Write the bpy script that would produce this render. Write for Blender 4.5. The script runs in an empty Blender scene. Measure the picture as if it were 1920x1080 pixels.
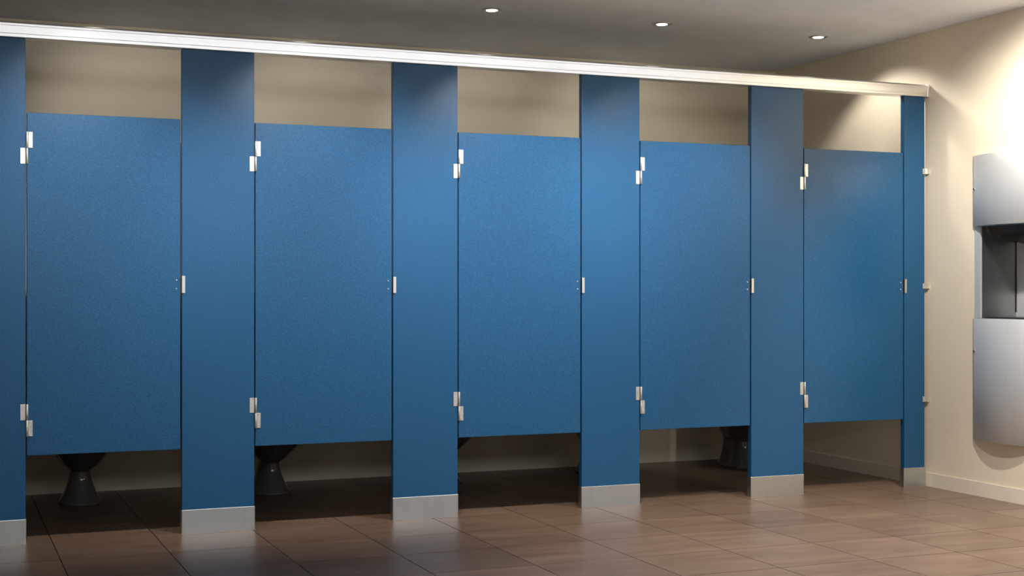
import bpy, bmesh, math, random
from mathutils import Vector, Matrix
random.seed(7)
scene = bpy.context.scene
C = scene.collection
PI = math.pi

# ------------------------------------------------------------------ camera
cam_data = bpy.data.cameras.new('camera')
cam_data.sensor_width = 36.0
cam_data.lens = 2620.2 / 1920 * 36
cam_data.shift_y = 9.2 / 1920
cam = bpy.data.objects.new('camera', cam_data)
cam.location = (-0.3322, -6.1031, 1.0375)
cam.rotation_euler = (PI / 2, 0, math.radians(-22.307))
C.objects.link(cam)
scene.camera = cam

# ------------------------------------------------------------------ world, exposure
w = bpy.data.worlds.new('world'); scene.world = w
w.use_nodes = True
w.node_tree.nodes['Background'].inputs[0].default_value = (0.8, 0.9, 1, 1)
w.node_tree.nodes['Background'].inputs[1].default_value = 0.3
vs = scene.view_settings
vs.view_transform = 'Standard'; vs.look = 'None'; vs.exposure = 0.0; vs.gamma = 1.0
vs.use_curve_mapping = False

REAR_FILL = 150.0        # unseen lamps added over the bounce floor, to lift the ceiling (W)
FILL_WINDOW_LIGHT = 6.6       # unseen windows added for the sheen on doors and rail
WASH_FILL = 98.0          # unseen ceiling spots added to brighten the doors
STALL_SPOT = 15.0         # recessed lights over the stalls (W)
WALL_SPOT = 18.0         # the one nearest the right wall, turned towards it
FLOOR_SPOT = 240.0
FRONT_SPOT = 175.0        # recessed lights in front of the stalls

# ------------------------------------------------------------------ dimensions (m)
ZC = 2.44                # ceiling
YB = 1.48                # back wall
XR = 4.586               # right wall
XL = -1.10               # left wall
YR = -7.4                # rear wall
XF = 8.5                 # the room widens to here beyond the end of the right wall
YE = -2.2                # end of the right wall
PITCH = 0.9494; OPEN = 0.6363; PW = 0.3131
PT = 0.032               # pilaster thickness
Z_RAIL = 2.088

# ------------------------------------------------------------------ materials
def new_mat(name):
    m = bpy.data.materials.new(name); m.use_nodes = True
    nt = m.node_tree
    return m, nt, nt.nodes['Principled BSDF']
def noise(nt, scale, detail=3, rough=.5, stretch=None, coord='Position'):
    if coord == 'Position':
        src = nt.nodes.new('ShaderNodeNewGeometry').outputs['Position']
    else:
        src = nt.nodes.new('ShaderNodeTexCoord').outputs['Object']
    if stretch:
        mp = nt.nodes.new('ShaderNodeMapping'); mp.inputs['Scale'].default_value = stretch
        nt.links.new(src, mp.inputs['Vector']); src = mp.outputs[0]
    n = nt.nodes.new('ShaderNodeTexNoise')
    n.inputs['Scale'].default_value = scale; n.inputs['Detail'].default_value = detail
    n.inputs['Roughness'].default_value = rough
    nt.links.new(src, n.inputs['Vector'])
    return n.outputs['Fac']
def ramp(nt, fac, p0, c0, p1, c1):
    r = nt.nodes.new('ShaderNodeValToRGB')
    r.color_ramp.elements[0].position = p0; r.color_ramp.elements[0].color = (*c0, 1)
    r.color_ramp.elements[1].position = p1; r.color_ramp.elements[1].color = (*c1, 1)
    nt.links.new(fac, r.inputs[0]); return r.outputs[0]
def bump(nt, b, fac, strength, dist, prev=None):
    n = nt.nodes.new('ShaderNodeBump')
    n.inputs['Strength'].default_value = strength; n.inputs['Distance'].default_value = dist
    nt.links.new(fac, n.inputs['Height'])
    if prev: nt.links.new(prev, n.inputs['Normal'])
    nt.links.new(n.outputs[0], b.inputs['Normal'])
    return n.outputs[0]

M = {}
def mat_blue():
    m, nt, b = new_mat('blue_textured_paint')
    c = ramp(nt, noise(nt, 230, 2, .6), .36, (.005, .060, .143), .64, (.014, .101, .230))
    nt.links.new(c, b.inputs['Base Color'])
    b.inputs['Roughness'].default_value = .29
    b.inputs['Specular IOR Level'].default_value = .42
    bump(nt, b, noise(nt, 210, 3, .6), .30, .0012)
    return m
def mat_wall():
    m, nt, b = new_mat('beige_orange_peel_wall')
    c = ramp(nt, noise(nt, 1.6, 4), .3, (.79, .69, .525), .75, (.85, .755, .59))
    nt.links.new(c, b.inputs['Base Color'])
    b.inputs['Roughness'].default_value = .62
    p = bump(nt, b, noise(nt, 45, 3, .55), .22, .004)
    bump(nt, b, noise(nt, 9, 2), .12, .01, p)
    return m
def mat_plain(name, col, rough, metal=0.0, spec=.5):
    m, nt, b = new_mat(name)
    c = ramp(nt, noise(nt, 6, 3), .25, tuple(x * .95 for x in col), .8, tuple(min(1, x * 1.04) for x in col))
    nt.links.new(c, b.inputs['Base Color'])
    b.inputs['Roughness'].default_value = rough; b.inputs['Metallic'].default_value = metal
    b.inputs['Specular IOR Level'].default_value = spec
    return m
def mat_brushed(name, col, rough, stretch, strength=.12):
    m, nt, b = new_mat(name)
    f = noise(nt, 60, 4, .6, stretch)
    c = ramp(nt, f, .3, tuple(x * .93 for x in col), .75, col)
    nt.links.new(c, b.inputs['Base Color'])
    b.inputs['Metallic'].default_value = 1.0; b.inputs['Roughness'].default_value = rough
    bump(nt, b, f, strength, .0006)
    return m
def mat_tile():
    m, nt, b = new_mat('brown_porcelain_tile')
    oi = nt.nodes.new('ShaderNodeObjectInfo')
    f = noise(nt, 5, 5, .6, (.5, 3, 1))
    c = ramp(nt, f, .25, (.110, .066, .041), .8, (.185, .122, .084))
    hsv = nt.nodes.new('ShaderNodeHueSaturation')
    mr = nt.nodes.new('ShaderNodeMapRange')
    mr.inputs['To Min'].default_value = .86; mr.inputs['To Max'].default_value = 1.12
    nt.links.new(oi.outputs['Random'], mr.inputs[0]); nt.links.new(mr.outputs[0], hsv.inputs['Value'])
    nt.links.new(c, hsv.inputs['Color']); nt.links.new(hsv.outputs[0], b.inputs['Base Color'])
    r = nt.nodes.new('ShaderNodeMapRange'); r.inputs['To Min'].default_value = .26; r.inputs['To Max'].default_value = .42
    nt.links.new(noise(nt, 3, 3), r.inputs[0]); nt.links.new(r.outputs[0], b.inputs['Roughness'])
    bump(nt, b, noise(nt, 14, 3, .5, (1, 3, 1)), .04, .004)
    return m
def mat_emit(name, col, s):
    m, nt, b = new_mat(name)
    b.inputs['Base Color'].default_value = (*col, 1)
    b.inputs['Emission Color'].default_value = (*col, 1)
    b.inputs['Emission Strength'].default_value = s
    return m
M['blue'] = mat_blue()
M['wall'] = mat_wall()
M['base'] = mat_plain('beige_baseboard', (.78, .70, .56), .5)
M['brown_wall'] = mat_plain('dark_brown_wall', (.10, .075, .055), .6)
M['ceil'] = mat_plain('ceiling_paint', (.85, .86, .89), .8, spec=.2)
M['tile'] = mat_tile()
M['bounce_tile'] = mat_plain('bounce_floor_tile', (.66, .65, .63), .45)  # unseen floor made pale so it bounces light onto the ceiling
M['grout'] = mat_plain('dark_grout', (.022, .014, .010), .9, spec=.1)
M['rail'] = mat_brushed('satin_aluminium', (.93, .92, .90), .33, (.03, 1, 1), .08)
M['shoe'] = mat_brushed('satin_stainless', (.62, .65, .65), .34, (1, 1, .06))
M['hinge'] = mat_brushed('bright_stainless', (.80, .78, .74), .36, (1, 1, .1), .05)
M['disp'] = mat_brushed('brushed_stainless', (.74, .74, .73), .48, (1, 1, .02), .05)
M['disp'].node_tree.nodes['Principled BSDF'].inputs['Metallic'].default_value = .5
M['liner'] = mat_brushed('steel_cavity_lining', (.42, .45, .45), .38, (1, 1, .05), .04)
M['screw'] = mat_plain('polished_steel', (.85, .85, .84), .2, 1.0)
M['dark'] = mat_plain('black_plastic', (.012, .010, .010), .3)
M['hole'] = mat_plain('dark_recess', (.01, .01, .01), .6)
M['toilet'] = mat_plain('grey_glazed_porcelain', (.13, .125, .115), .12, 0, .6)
M['trim'] = mat_plain('nickel_trim', (.50, .49, .46), .35, 1.0)
M['white'] = mat_plain('white_frame_paint', (.78, .78, .76), .5)
M['lens'] = mat_emit('lamp_lens', (1, .97, .90), 6.0)
M['fill_window'] = mat_emit('fill_window_glow', (.93, .96, 1), FILL_WINDOW_LIGHT)  # added glow behind the camera, lighting doors and rail

# ------------------------------------------------------------------ mesh helpers
def add_box(bm, x0, x1, y0, y1, z0, z1):
    v = [bm.verts.new((x, y, z)) for z in (z0, z1) for y in (y0, y1) for x in (x0, x1)]
    for f in ((0, 2, 3, 1), (4, 5, 7, 6), (0, 1, 5, 4), (2, 6, 7, 3), (0, 4, 6, 2), (1, 3, 7, 5)):
        bm.faces.new([v[i] for i in f])
def bevel(bm, w, seg=2):
    bmesh.ops.bevel(bm, geom=bm.edges[:], offset=w, segments=seg, profile=.5, affect='EDGES')
def finish(bm, name, smooth=False):
    bmesh.ops.recalc_face_normals(bm, faces=bm.faces[:])
    me = bpy.data.meshes.new(name); bm.to_mesh(me); bm.free()
    if smooth:
        for p in me.polygons: p.use_smooth = True
    return me
def link(name, me, mat, parent=None, loc=None):
    o = bpy.data.objects.new(name, me); C.objects.link(o)
    if mat and not me.materials: me.materials.append(mat)
    if parent: o.parent = parent
    if loc: o.location = loc
    return o
def box_mesh(name, d, bev=0, seg=2):
    bm = bmesh.new(); add_box(bm, *d)
    if bev: bevel(bm, bev, seg)
    return finish(bm, name)
def box(name, d, mat, parent=None, bev=0, seg=2):
    return link(name, box_mesh(name, d, bev, seg), mat, parent)
def empty(name, loc):
    o = bpy.data.objects.new(name, None); C.objects.link(o); o.location = loc
    o.empty_display_size = .05
    return o
def tag(o, label, cat, group=None):
    o['label'] = label; o['category'] = cat
    if group: o['group'] = group
    return o
def struct(o):
    o['kind'] = 'structure'; return o
def lathe(bm, prof, n=24, mtx=None, cap0=False, cap1=False):
    rings = []
    for r, z in prof:
        ring = []
        for i in range(n):
            a = 2 * PI * i / n
            p = Vector((r * math.cos(a), r * math.sin(a), z))
            ring.append(bm.verts.new(mtx @ p if mtx else p))
        rings.append(ring)
    for a, b in zip(rings, rings[1:]):
        for i in range(n):
            bm.faces.new((a[i], a[(i + 1) % n], b[(i + 1) % n], b[i]))
    if cap0: bm.faces.new(rings[0][::-1])
    if cap1: bm.faces.new(rings[-1])
def loft(bm, sections, n=28, cap=True):
    """sections: (z, cx, cy, rx, ry_front, ry_back)"""
    rings = []
    for z, cx, cy, rx, rf, rb in sections:
        ring = []
        for i in range(n):
            a = 2 * PI * i / n
            c, s = math.cos(a), math.sin(a)
            ring.append(bm.verts.new((cx + rx * c, cy + (rb if s > 0 else rf) * s, z)))
        rings.append(ring)
    for a, b in zip(rings, rings[1:]):
        for i in range(n):
            bm.faces.new((a[i], a[(i + 1) % n], b[(i + 1) % n], b[i]))
    if cap:
        bm.faces.new(rings[0][::-1]); bm.faces.new(rings[-1])
def extrude_x(bm, prof, x0, x1):
    a = [bm.verts.new((x0, y, z)) for y, z in prof]; b = [bm.verts.new((x1, y, z)) for y, z in prof]
    n = len(prof)
    for i in range(n):
        bm.faces.new((a[i], a[(i + 1) % n], b[(i + 1) % n], b[i]))
    bm.faces.new(a[::-1]); bm.faces.new(b)
FRONT = Matrix.Rotation(PI / 2, 4, 'X')          # lathe axis +z -> -y (towards the room)
SIDE = Matrix.Rotation(-PI / 2, 4, 'Y')          # lathe axis +z -> -x

# ------------------------------------------------------------------ setting
# floor: bed with individual tiles
floor = struct(box('floor', (XL - .1, XF + .1, YR - .1, YB + .1, -.08, -.0050), M['grout']))
TX, TY = .4165, .395
G = .0038
tile_cache = {}
def tile(x0, x1, y0, y1):
    key = (round(x1 - x0, 3), round(y1 - y0, 3))
    if key not in tile_cache:
        bm = bmesh.new(); add_box(bm, 0, x1 - x0, 0, y1 - y0, -.012, 0)
        me = finish(bm, 'tile'); me.materials.append(M['tile']); tile_cache[key] = me
    o = link('tile', tile_cache[key], None, floor, (x0, y0, 0))
    return o
xs = [XL] + [1.772 + TX * n for n in range(-6, 7)] + [XR]
ys = [-.025 + TY * k for k in range(-19, 4)] + [YB]
rest = bmesh.new()
for j in range(len(ys) - 1):
    for i in range(len(xs) - 1):
        a = (xs[i] + G / 2, xs[i + 1] - G / 2, ys[j] + G / 2, ys[j + 1] - G / 2)
        if ys[j] < YR - .01: continue
        if ys[j] > -3.3: tile(*a)
        else: add_box(rest, *a, -.012, 0)
for j in range(len(ys) - 1):
    if YR < ys[j] and ys[j + 1] < YE + .02:
        for i in range(10):
            add_box(rest, XR + i * .3914 + G / 2, XR + (i + 1) * .3914 - G / 2, ys[j] + G / 2, ys[j + 1] - G / 2, -.012, 0)
far = link('tile_field', finish(rest, 'tile_field'), M['bounce_tile'], floor); far['kind'] = 'stuff'; far['label'] = 'unseen far floor tiles, made pale to bounce light up'

struct(box('ceiling', (XL - .1, XF + .1, YR - .1, YB + .1, ZC, ZC + .08), M['ceil']))
struct(box('wall_back', (XL - .1, XR + .45, YB, YB + .12, -.08, ZC), M['wall']))
struct(box('wall_left', (XL - .12, XL, YR, YB, -.08, ZC), M['wall']))
# right wall with the pocket for the recessed dispenser
DY0, DY1 = -.81, -.372; DZ0, DZ1 = .290, 1.738
PY0, PY1, PZ0, PZ1 = DY0 + .02, DY1 - .02, DZ0 + .02, DZ1 - .02
bm = bmesh.new()
add_box(bm, XR, XR + .30, YE, PY0, -.08, ZC); add_box(bm, XR, XR + .30, PY1, YB, -.08, ZC)
add_box(bm, XR, XR + .30, PY0, PY1, -.08, PZ0); add_box(bm, XR, XR + .30, PY0, PY1, PZ1, ZC)
add_box(bm, XR + .30, XR + .34, YE, YB, -.08, ZC)
struct(link('wall_right', finish(bm, 'wall_right'), M['wall']))
struct(box('wall_return', (XR + .34, XF, YE, YE + .12, -.08, ZC), M['wall']))
struct(box('wall_far', (XF, XF + .12, YR, YE + .12, -.08, ZC), M['wall']))
# rear wall with a band of glowing windows, added to light the doors
WX0, WX1, WZ0, WZ1 = -.9, 8.1, 1.72, 2.22
bm = bmesh.new()
add_box(bm, XL - .1, WX0, YR - .15, YR, -.08, ZC); add_box(bm, WX1, XF + .1, YR - .15, YR, -.08, ZC)
add_box(bm, WX0, WX1, YR - .15, YR, -.08, WZ0); add_box(bm, WX0, WX1, YR - .15, YR, WZ1, ZC)
struct(link('wall_rear', finish(bm, 'wall_rear'), M['brown_wall']))
NW = 6
ww = (WX1 - WX0) / NW
for i in range(NW):
    win = struct(empty('fill_window_%d' % (i + 1), (WX0 + (i + .5) * ww, YR - .08, WZ0)))
    a, hh = ww / 2, WZ1 - WZ0
    bm = bmesh.new()
    add_box(bm, -a, a, -.03, .03, 0, .04); add_box(bm, -a, a, -.03, .03, hh - .04, hh)
    add_box(bm, -a, -a + .03, -.03, .03, .04, hh - .04); add_box(bm, a - .03, a, -.03, .03, .04, hh - .04)
    link('fill_window_frame', finish(bm, 'fill_window_frame'), M['white'], win)
    box('pane', (-a + .03, a - .03, -.006, .006, .04, hh - .04), M['fill_window'], win)
# baseboards
BH, BT = .077, .009
def baseboard(name, d):
    bm = bmesh.new(); add_box(bm, *d)
    top = [e for e in bm.edges if all(abs(v.co.z - d[5]) < 1e-6 for v in e.verts)]
    bmesh.ops.bevel(bm, geom=top, offset=.004, segments=2, affect='EDGES')
    struct(link(name, finish(bm, name), M['base']))
baseboard('baseboard_right', (XR - BT, XR, YE + BT, YB, 0, BH))
baseboard('baseboard_left', (XL, XL + BT, YR + BT, YB - BT, 0, BH))

# ------------------------------------------------------------------ head rail
rail = empty('head_rail', (0, 0, Z_RAIL))
tag(rail, 'long white satin aluminium head rail along the top of the blue stalls', 'rail')
H = .066
prof = [(-.0180, 0), (-.0203, .002), (-.0214, .014), (-.0208, .0150), (-.0216, .0160), (-.0244, .0460),
        (-.0239, .0468), (-.0246, .0476), (-.0252, .0560), (-.0240, .0580), (-.008, H), (.044, H), (.048, .061), (.048, .004), (.044, 0)]
bm = bmesh.new(); extrude_x(bm, prof, XL + .001, XR - .016)
link('rail_body', finish(bm, 'rail_body'), M['rail'], rail)
prof2 = [(y * 1.10 + (.001 if y > 0 else -.001), z * 1.05 - .001) for y, z in prof]
bm = bmesh.new(); extrude_x(bm, prof2, XR - .016, XR - .0005)
link('wall_flange', finish(bm, 'wall_flange'), M['rail'], rail)

# ------------------------------------------------------------------ pilasters, doors
def screw_mesh(name, r, h, axis=FRONT):
    bm = bmesh.new()
    lathe(bm, [(r, 0), (r, h * .55), (r * .75, h), (r * .38, h), (r * .34, h * .35)], 12, axis, False, True)
    return finish(bm, name)
S_HINGE = screw_mesh('hinge_screw', .0020, .0012)
S_BOLT = screw_mesh('latch_bolt', .0042, .003)
S_BRK = screw_mesh('bracket_screw', .0042, .002)

def pilaster(x0, x1, label, keeper=True, hinges=True, group='blue pilasters between the stall doors'):
    t = empty('stall_pilaster', ((x0 + x1) / 2, 0, 0)); hw = (x1 - x0) / 2
    tag(t, label, 'pilaster', group)
    box('panel', (-hw, hw, 0, PT, .006, Z_RAIL), M['blue'], t, .0022)
    # stainless shoe: an open sleeve round the foot of the panel
    s, zh, k = .0036, .1025, .0012
    bm = bmesh.new()
    def ring(x, y0, y1, z, r):
        pts = []
        for cx, cy, a0 in ((x - r, y1 - r, 0), (-x + r, y1 - r, 90), (-x + r, y0 + r, 180), (x - r, y0 + r, 270)):
            for q in range(5):
                a = math.radians(a0 + q * 22.5)
                pts.append(bm.verts.new((cx + r * math.cos(a), cy + r * math.sin(a), z)))
        return pts
    rs = [ring(hw + s, -s, PT + s, 0.0, .006), ring(hw + s, -s, PT + s, zh - .0015, .006),
          ring(hw + s - .0008, -s + .0008, PT + s - .0008, zh, .0055), ring(hw + k, -k, PT + k, zh, .004), ring(hw + k, -k, PT + k, 0, .004)]
    n = len(rs[0])
    for a, b in zip(rs, rs[1:] + rs[:1]):
        for i in range(n): bm.faces.new((a[i], a[(i + 1) % n], b[(i + 1) % n], b[i]))
    sh = link('shoe', finish(bm, 'shoe'), M['shoe'], t); sh['label'] = 'satin stainless steel shoe at the floor'
    box('seam', (-hw - s - .0004, -hw - s + .001, PT * .45, PT * .45 + .0015, .001, zh - .002), M['hole'], sh)
    if hinges:
        for low in (False, True): hinge_half(t, low, False, hw, 0)
    if keeper:     # strike plate wrapping the edge the door closes against
        bm = bmesh.new()
        add_box(bm, -hw - .003, -hw + .0130, -.0045, -.0002, 1.0375, 1.111)
        add_box(bm, -hw - .003, -hw - .0003, -.0045, .020, 1.0375, 1.111)
        kp = link('door_keeper', finish(bm, 'door_keeper'), M['hinge'], t); kp['label'] = 'bright metal door keeper'
    return t

def hinge_half(parent, lower, on_door, ox, oz):
    """one half of a butt hinge (knuckle, leaf, screws); ox, oz: the opening's left edge and floor in the parent's frame"""
    zmid = .511 if lower else 1.637
    h = .0665
    d = (-1 if lower else 1) * (1 if on_door else -1)      # this half above or below the middle
    z0, z1 = sorted((zmid + d * .0006, zmid + d * h))
    r = .0052
    bm = bmesh.new()
    lathe(bm, [(r * .8, z0), (r, z0 + .0012), (r, z1 - .0012), (r * .8, z1)], 14, Matrix.Translation((.0055, -.0048, 0)), True, True)
    kn = link('hinge', finish(bm, 'hinge', True), M['hinge'], parent, (ox, 0, oz)); kn['label'] = 'stainless steel hinge half'
    lx0, lx1 = (.0110, .0275) if on_door else (-.0208, -.0008)
    link('leaf', box_mesh('leaf', (lx0, lx1, -.0022, 0, z0, z1), .0006, 1), M['hinge'], kn)
    for q, zf in enumerate((.12, .38, .64, .88)):
        a = lx0 + (.33 if (q in (0, 3)) == on_door else .70) * (lx1 - lx0)
        link('screw', S_HINGE, M['screw'], kn, (a, -.0022, z0 + (z1 - z0) * zf))
    return kn

def stall_door(x0, label):
    t = empty('stall_door', (x0, 0, .3645))
    tag(t, label, 'door', 'blue stall doors')
    oz = -.3645
    panel = box('panel', (.0050, OPEN - .0065, .001, .026, 0, 1.7845 + oz), M['blue'], t, .0018)
    for low in (False, True):
        hinge_half(t, low, True, 0, oz)
    for z in (1.0925, 1.0560):
        b_ = link('latch_screw', S_BOLT, M['screw'], t, (OPEN - .0226, .001, z + oz))
    # slide latch on the inner face
    lb = box('latch', (OPEN - .075, OPEN - .010, .026, .040, 1.045 + oz, 1.103 + oz), M['hinge'], t, .002)
    return t

names = ['leftmost', 'second', 'third', 'fourth', 'fifth']
pl = ['blue pilaster cut off by the left edge of the photo',
      'blue pilaster standing between the leftmost and second stall doors',
      'blue pilaster standing between the second and third stall doors',
      'blue pilaster standing between the third and fourth stall doors',
      'blue pilaster standing between the fourth and fifth stall doors']
for i in range(5):
    pilaster(i * PITCH - PW, i * PITCH, pl[i])
pilaster(5 * PITCH - PW, 4.5670, 'narrow blue pilaster bracketed to the beige right wall', hinges=False)
pilaster(XL + .019, -PW - OPEN, 'narrow blue pilaster at the left wall, beyond the photo edge', keeper=False)
dl = ['leftmost of the five blue stall doors, widest in the photo',
      'second blue stall door from the left, toilet foot showing beneath',
      'third and middle blue stall door of the five',
      'fourth blue stall door from the left, second from the beige wall',
      'rightmost blue stall door, nearest the beige wall']
for i in range(5): stall_door(i * PITCH, dl[i])
stall_door(-PITCH, 'blue stall door beyond the left edge of the photo')
# dividers between the stalls
dv = ['left of the leftmost stall', 'between the leftmost and second stalls', 'between the second and third stalls',
      'between the third and fourth stalls', 'between the fourth and fifth stalls']
for i in range(5):
    xc = i * PITCH - PW / 2
    o = box('stall_divider', (-.0127, .0127, PT + .003, YB - .012, 0, 1.42), M['blue'], None, .0015)
    o.location = (xc, 0, .3645)
    tag(o, 'blue divider panel running back to the wall ' + dv[i], 'partition', 'divider panels between the stalls')
    for z in (.2, 1.2):
        box('bracket', (-.020, .020, YB - .040, YB - .0005, z, z + .03), M['hinge'], o)
        box('bracket', (-.020, .020, PT + .0003, PT + .030, z, z + .03), M['hinge'], o)

# wall brackets holding the end pilaster
wb = ['topmost', 'middle', 'lowest']
for k, z in enumerate((1.690, 1.075, .4675)):
    t = empty('wall_bracket', (XR, 0, z))
    tag(t, wb[k] + ' of three small metal brackets fixing the end pilaster to the wall', 'bracket', 'pilaster wall brackets')
    bm = bmesh.new()
    add_box(bm, -.0345, -.0005, -.0045, -.0005, -.0145, .0145)          # ear over the pilaster front
    add_box(bm, -.0125, -.0005, -.0170, -.0045, -.0145, .0145)          # flange on the wall
    link('bracket_body', finish(bm, 'bracket_body'), M['hinge'], t)
    link('screw', S_BRK, M['screw'], t, (-.0265, -.0045, 0))

# ------------------------------------------------------------------ towel dispenser and waste unit in the right wall
disp = empty('towel_dispenser', (XR, (DY0 + DY1) / 2, DZ0))
tag(disp, 'tall stainless paper towel dispenser and waste bin unit set in the beige wall', 'dispenser')
yc = (DY0 + DY1) / 2; hw = (DY1 - DY0) / 2
def zz(z): return z - DZ0
OZ0, OZ1 = .909, 1.376
CY0, CY1 = -.76 - yc, -.420 - yc              # cavity in y
CX = .225                                     # cavity depth behind the wall face
# face frame beside the opening (slightly narrower than the doors)
box('frame_stile', (-.008, .004, CY1, hw - .008, zz(OZ0), zz(OZ1)), M['disp'], disp)
box('frame_stile', (-.008, .004, -hw + .008, CY0, zz(OZ0), zz(OZ1)), M['disp'], disp)
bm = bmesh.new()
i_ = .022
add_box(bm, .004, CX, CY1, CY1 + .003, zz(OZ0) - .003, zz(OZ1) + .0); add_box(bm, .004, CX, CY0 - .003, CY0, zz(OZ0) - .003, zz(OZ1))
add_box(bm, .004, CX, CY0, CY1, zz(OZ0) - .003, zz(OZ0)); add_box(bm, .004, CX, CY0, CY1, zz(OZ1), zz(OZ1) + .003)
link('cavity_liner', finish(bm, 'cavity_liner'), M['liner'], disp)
link('back_panel', box_mesh('back_panel', (CX, CX + .003, CY0 - .003, CY1 + .003, zz(OZ0) - .003, zz(OZ1) + .003)), M['disp'], disp)
bm = bmesh.new(); add_box(bm, CX - .004, CX - .0005, CY1 - .004, CY1 - .0005, zz(OZ0) + .03, zz(OZ1)); add_box(bm, .01, CX - .005, CY0 + .01, CY1 - .012, zz(OZ0), zz(OZ0) + .006)
link('seam', finish(bm, 'seam'), M['dark'], disp)
# black towel mouth hanging from the top of the opening
bm = bmesh.new()
top = zz(OZ1)
rings = []
for u_ in range(9):
    y = CY0 + .002 + (CY1 - .006 - CY0) * u_ / 8
    e = abs(u_ / 8 * 2 - 1)
    dpt = .092 - .020 * e ** 3
    pr = [(.030, top), (.060, top - .040), (.105, top - dpt * .68), (.16, top - dpt * .82), (CX - .012, top - dpt), (CX - .002, top - dpt), (CX - .002, top)]
    rings.append([bm.verts.new((x, y, z)) for x, z in pr])
for a, b in zip(rings, rings[1:]):
    n = len(a)
    for i in range(n): bm.faces.new((a[i], a[(i + 1) % n], b[(i + 1) % n], b[i]))
bm.faces.new(rings[0][::-1]); bm.faces.new(rings[-1])
mouth = link('towel_mouth', finish(bm, 'towel_mouth'), M['dark'], disp); mouth['label'] = 'black towel mouth under the upper door'
# thin steel strip added for the highlight line along the mouth
bm = bmesh.new()
pts = [Vector(v) for v in ((.030, CY1 - .0035, top - .001), (.060, CY1 - .0035, top - .041), (.105, CY1 - .0035, top - .0505), (.16, CY1 - .0035, top - .061), (CX - .012, CY1 - .0035, top - .075))]
for a, b in zip(pts, pts[1:]):
    dd = (b - a).normalized(); up = Vector((0, 1, 0)); sd = dd.cross(up)
    q = [bm.verts.new(p + sd * s1 * .0009 + up * s2 * .0012) for p in (a, b) for s1, s2 in ((-1, -1), (1, -1), (1, 1), (-1, 1))]
    for i in range(4): bm.faces.new((q[i], q[(i + 1) % 4], q[4 + (i + 1) % 4], q[4 + i]))
link('highlight_strip', finish(bm, 'highlight_strip'), M['screw'], mouth)
def curved_door(name, z0, z1):
    bm = bmesh.new(); n = 28; R = []
    for i in range(n + 1):
        y = -hw + 2 * hw * i / n
        t_ = (y / hw)
        x = -(.013 + .040 * (1 - t_ * t_))
        R.append((x, y))
    e = .0012
    layers = []
    for z, ins in ((z0, e), (z0 + e, 0), (z1 - e, 0), (z1, e)):
        layers.append(([bm.verts.new((x + ins, y * (1 - ins / hw), z)) for x, y in R], [bm.verts.new((-.0085, y * (1 - ins / hw), z)) for x, y in R]))
    for (f0, b0), (f1, b1) in zip(layers, layers[1:]):
        for i in range(n):
            bm.faces.new((f0[i], f0[i + 1], f1[i + 1], f1[i])); bm.faces.new((b0[i + 1], b0[i], b1[i], b1[i + 1]))
        bm.faces.new((b0[0], f0[0], f1[0], b1[0])); bm.faces.new((f0[n], b0[n], b1[n], f1[n]))
    for (f, b_) in (layers[0], layers[-1]):
        for i in range(n): bm.faces.new((f[i], f[i + 1], b_[i + 1], b_[i]))
    o = link(name, finish(bm, name), M['disp'], disp)
    for p in o.data.polygons: p.use_smooth = abs(p.normal.z) < .3 and p.normal.x < -.5
    return o
ud = curved_door('upper_door', zz(1.3785), zz(DZ1)); ld = curved_door('lower_door', zz(DZ0), zz(.9065))
bm = bmesh.new()
lathe(bm, [(.0085, 0), (.0085, .004), (.0065, .006), (.0045, .006), (.0040, .003)], 18, SIDE, False, True)
lock = finish(bm, 'lock'); lock.materials.append(M['screw'])
bm = bmesh.new(); lathe(bm, [(.0038, .0031), (.0030, .0036)], 12, SIDE, True, True); slot = finish(bm, 'keyhole'); slot.materials.append(M['hole'])
for o, z in ((ud, 1.567), (ld, .740)):
    lk = link('lock', lock, None, o, (-.0190, -.392 - yc, zz(z)))
    link('keyhole', slot, None, lk)
# bin box behind the lower door, towel box behind the upper one
box('bin_box', (-.0085, .10, PY0 + .001 - yc, PY1 - .001 - yc, zz(PZ0 + .001), zz(OZ0 - .004)), M['disp'], disp)
box('towel_box', (-.0085, CX, PY0 + .001 - yc, PY1 - .001 - yc, zz(OZ1 + .004), zz(PZ1 - .001)), M['disp'], disp)

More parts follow.
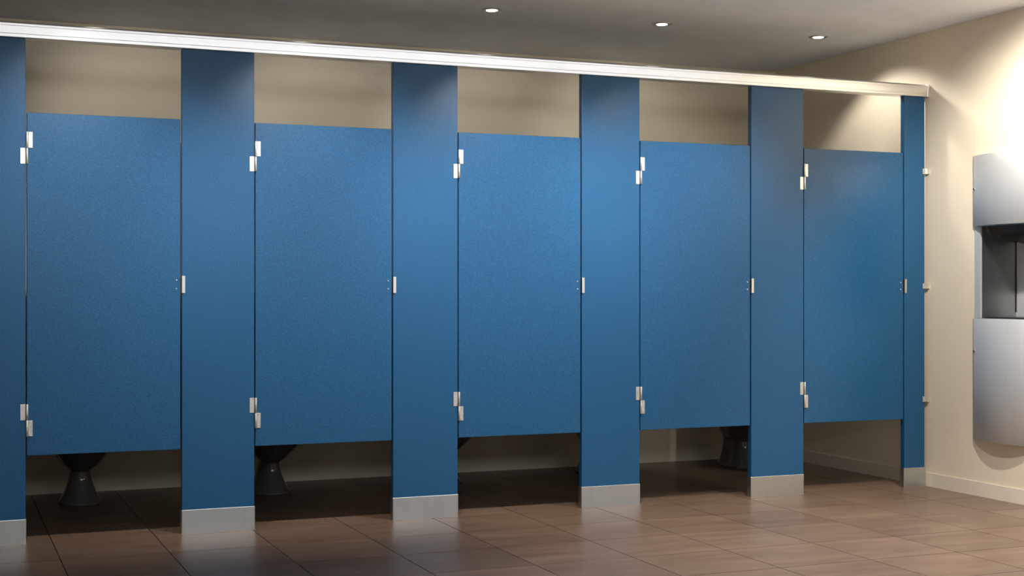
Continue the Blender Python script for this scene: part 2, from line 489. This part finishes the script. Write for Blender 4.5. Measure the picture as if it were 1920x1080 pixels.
# ------------------------------------------------------------------ toilets
def make_toilet():
    t = empty('toilet', (0, 0, 0))
    bm = bmesh.new(); y = 0.0
    loft(bm, [(0, 0, .16, .105, .135, .22), (.010, 0, .16, .104, .133, .22), (.022, 0, .16, .092, .118, .21), (.05, 0, .16, .077, .098, .20), (.10, 0, .16, .058, .078, .19),
              (.150, 0, .16, .046, .068, .19), (.165, 0, .16, .048, .072, .19), (.172, 0, .15, .066, .090, .20)])
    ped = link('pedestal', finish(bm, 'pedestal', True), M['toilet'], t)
    bm = bmesh.new()
    loft(bm, [(.166, 0, .14, .062, .085, .20), (.19, 0, .13, .085, .12, .22), (.25, 0, .10, .130, .19, .26), (.32, 0, .07, .168, .235, .28), (.375, 0, .06, .182, .255, .28),
              (.395, 0, .06, .183, .257, .28), (.398, 0, .06, .14, .21, .22), (.33, 0, .06, .11, .17, .18), (.25, 0, .08, .05, .08, .08)])
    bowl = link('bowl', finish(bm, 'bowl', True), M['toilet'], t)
    bm = bmesh.new(); n = 32
    ro = []; 
    for z, e in ((.399, 0), (.402, .004), (.416, .004), (.420, 0)):
        ro.append([bm.verts.new(((.182 + e) * math.cos(2 * PI * i / n), .06 + ((.23 if math.sin(2 * PI * i / n) > 0 else .256) + e) * math.sin(2 * PI * i / n), z)) for i in range(n)])
    for z, e in ((.420, 0), (.399, 0)):
        ro.append([bm.verts.new((.115 * math.cos(2 * PI * i / n), .05 + (.15 if math.sin(2 * PI * i / n) > 0 else .185) * math.sin(2 * PI * i / n), z)) for i in range(n)])
    for a, b in zip(ro, ro[1:] + ro[:1]):
        for i in range(n): bm.faces.new((a[i], a[(i + 1) % n], b[(i + 1) % n], b[i]))
    link('seat', finish(bm, 'seat', True), M['dark'], t)
    box('tank', (-.20, .20, .30, .48, .399, .73), M['toilet'], t, .015, 3)
    box('tank_lid', (-.21, .21, .285, .485, .731, .765), M['toilet'], t, .008, 2)
    return t
toil = make_toilet()
tl = ['grey glazed toilet whose foot shows whole beneath the leftmost stall door',
      'grey glazed toilet whose foot shows beneath the second stall door',
      'grey glazed toilet mostly behind the pilaster left of the third stall door',
      'grey glazed toilet in the fourth stall, behind the pilaster on its left',
      'grey glazed toilet glimpsed low behind the fourth stall door, left of the last pilaster']
def copy_tree(o, parent=None):
    c = o.copy(); C.objects.link(c); c.parent = parent
    for ch in list(o.children): copy_tree(ch, c)
    return c
for i in range(5):
    t = toil if i == 0 else copy_tree(toil)
    t.location = (.318 + i * PITCH, .965, 0)
    tag(t, tl[i], 'toilet', 'toilets in the stalls')

# ------------------------------------------------------------------ lamps
def downlight_proto():
    t = empty('downlight', (0, 0, ZC))
    bm = bmesh.new()
    lathe(bm, [(.053, 0), (.053, -.0018), (.049, -.0042), (.041, -.0046), (.037, -.003), (.0355, -.0004)], 32)
    link('trim_ring', finish(bm, 'trim_ring', True), M['trim'], t)
    bm = bmesh.new()
    lathe(bm, [(.0370, -.0004), (.0370, -.0020), (.0300, -.0024), (.0295, -.0004)], 32)
    link('baffle', finish(bm, 'baffle', True), M['hole'], t)
    bm = bmesh.new()
    lathe(bm, [(.0292, -.0004), (.0292, -.0040), (.022, -.0062), (.012, -.0072), (.002, -.0075)], 32, None, True, True)
    link('lens', finish(bm, 'lens', True), M['lens'], t)
    return t
dproto = downlight_proto()
def spot(parent, watts, aim, size, blend, rad=.025, col=(1, .96, .89)):
    l = bpy.data.lights.new('lamp_beam', 'SPOT'); l.energy = watts; l.color = col
    l.spot_size = math.radians(size); l.spot_blend = blend; l.shadow_soft_size = rad
    o = bpy.data.objects.new('lamp_beam', l); C.objects.link(o); o.parent = parent
    o.location = (0, 0, -.012 - rad)
    o.rotation_euler = Vector(aim).to_track_quat('-Z', 'Y').to_euler()
    return o
dd = [(.318, 'recessed downlight over the leftmost stall'), (.318 + PITCH, 'recessed downlight over the second stall'),
      (2.204, 'leftmost of the three small recessed downlights in the ceiling'), (3.157, 'middle of the three small recessed downlights in the ceiling'),
      (4.125, 'rightmost small recessed downlight, nearest the beige wall')]
first = True
for k, (x, lab) in enumerate(dd):
    t = dproto if first else copy_tree(dproto); first = False
    t.location = (x, .342, ZC); tag(t, lab, 'ceiling light', 'recessed lights over the stalls')
downs = [o for o in C.objects if o.name.startswith('downlight') and o.parent is None]
for t in downs:
    if t.location.x > 4: spot(t, WALL_SPOT, (.36, -.1, -1), 116, .4, .04)
    else: spot(t, STALL_SPOT, (.55, 1.9, -1), 68, .9)
for k, (x, y, lab) in enumerate([(2.30, -1.6, 'leftmost'), (3.14, -1.6, 'middle'), (3.75, -1.45, 'rightmost')]):
    t = empty('downlight', (x, y, ZC))
    for ch in dproto.children:
        if ch.type == 'MESH':
            c = ch.copy(); C.objects.link(c); c.parent = t
    tag(t, lab + ' recessed downlight in the ceiling in front of the stalls', 'ceiling light', 'recessed lights in front of the stalls')
    if k == 2: spot(t, FRONT_SPOT, (.72, .33, -1), 108, .6)
    else: spot(t, FLOOR_SPOT, (.15, 0, -1), 84, .9)
for k, (x, lab) in enumerate([(.2, 'leftmost'), (1.9, 'second'), (3.6, 'third'), (5.3, 'rightmost')]):
    t = empty('downlight', (x, -4.3, ZC))  # added out of view, only to light the bounce floor
    for ch in dproto.children:
        if ch.type == 'MESH':
            c = ch.copy(); C.objects.link(c); c.parent = t
    tag(t, lab + ' recessed downlight in the ceiling over the pale tiles', 'ceiling light', 'added fill lamps over the bounce floor')
    spot(t, REAR_FILL, (0, 0, -1), 84, .5)
# added spots, out of view, brightening the middle of the doors
for k, (x, lab) in enumerate([(.25, 'leftmost'), (1.25, 'second'), (2.2, 'third'), (3.05, 'rightmost')]):
    aim = Vector((0, 1.05, -1.25))
    t = empty('fill_spot', (x, -1.05, ZC))
    tag(t, lab + ' added fill lamp on the ceiling facing the stall doors', 'ceiling light', 'added fill lamps facing the doors')
    bm = bmesh.new(); lathe(bm, [(.045, 0), (.045, -.012), (.04, -.016)], 24, None, False, True)
    link('base', finish(bm, 'base', True), M['white'], t)
    q = aim.to_track_quat('-Z', 'Y').to_matrix().to_4x4()
    bm = bmesh.new(); lathe(bm, [(.02, .05), (.03, .045), (.034, .02), (.036, -.04), (.033, -.04), (.031, -.025)], 24, Matrix.Translation((0, 0, -.075)) @ q, True, False)
    link('head', finish(bm, 'head', True), M['white'], t)
    bm = bmesh.new(); lathe(bm, [(.031, -.025), (.001, -.025)], 24, Matrix.Translation((0, 0, -.075)) @ q, False, True)
    link('lens', finish(bm, 'lens'), M['lens'], t)
    box('arm', (-.006, .006, -.006, .006, -.045, -.010), M['white'], t)
    l = spot(t, WASH_FILL * (.95, 1.1, 1.35, 1.1)[k], aim, 80, 1.0, col=(1, 1, 1))
    l.location = Vector((0, 0, -.075)) + aim.normalized() * .07
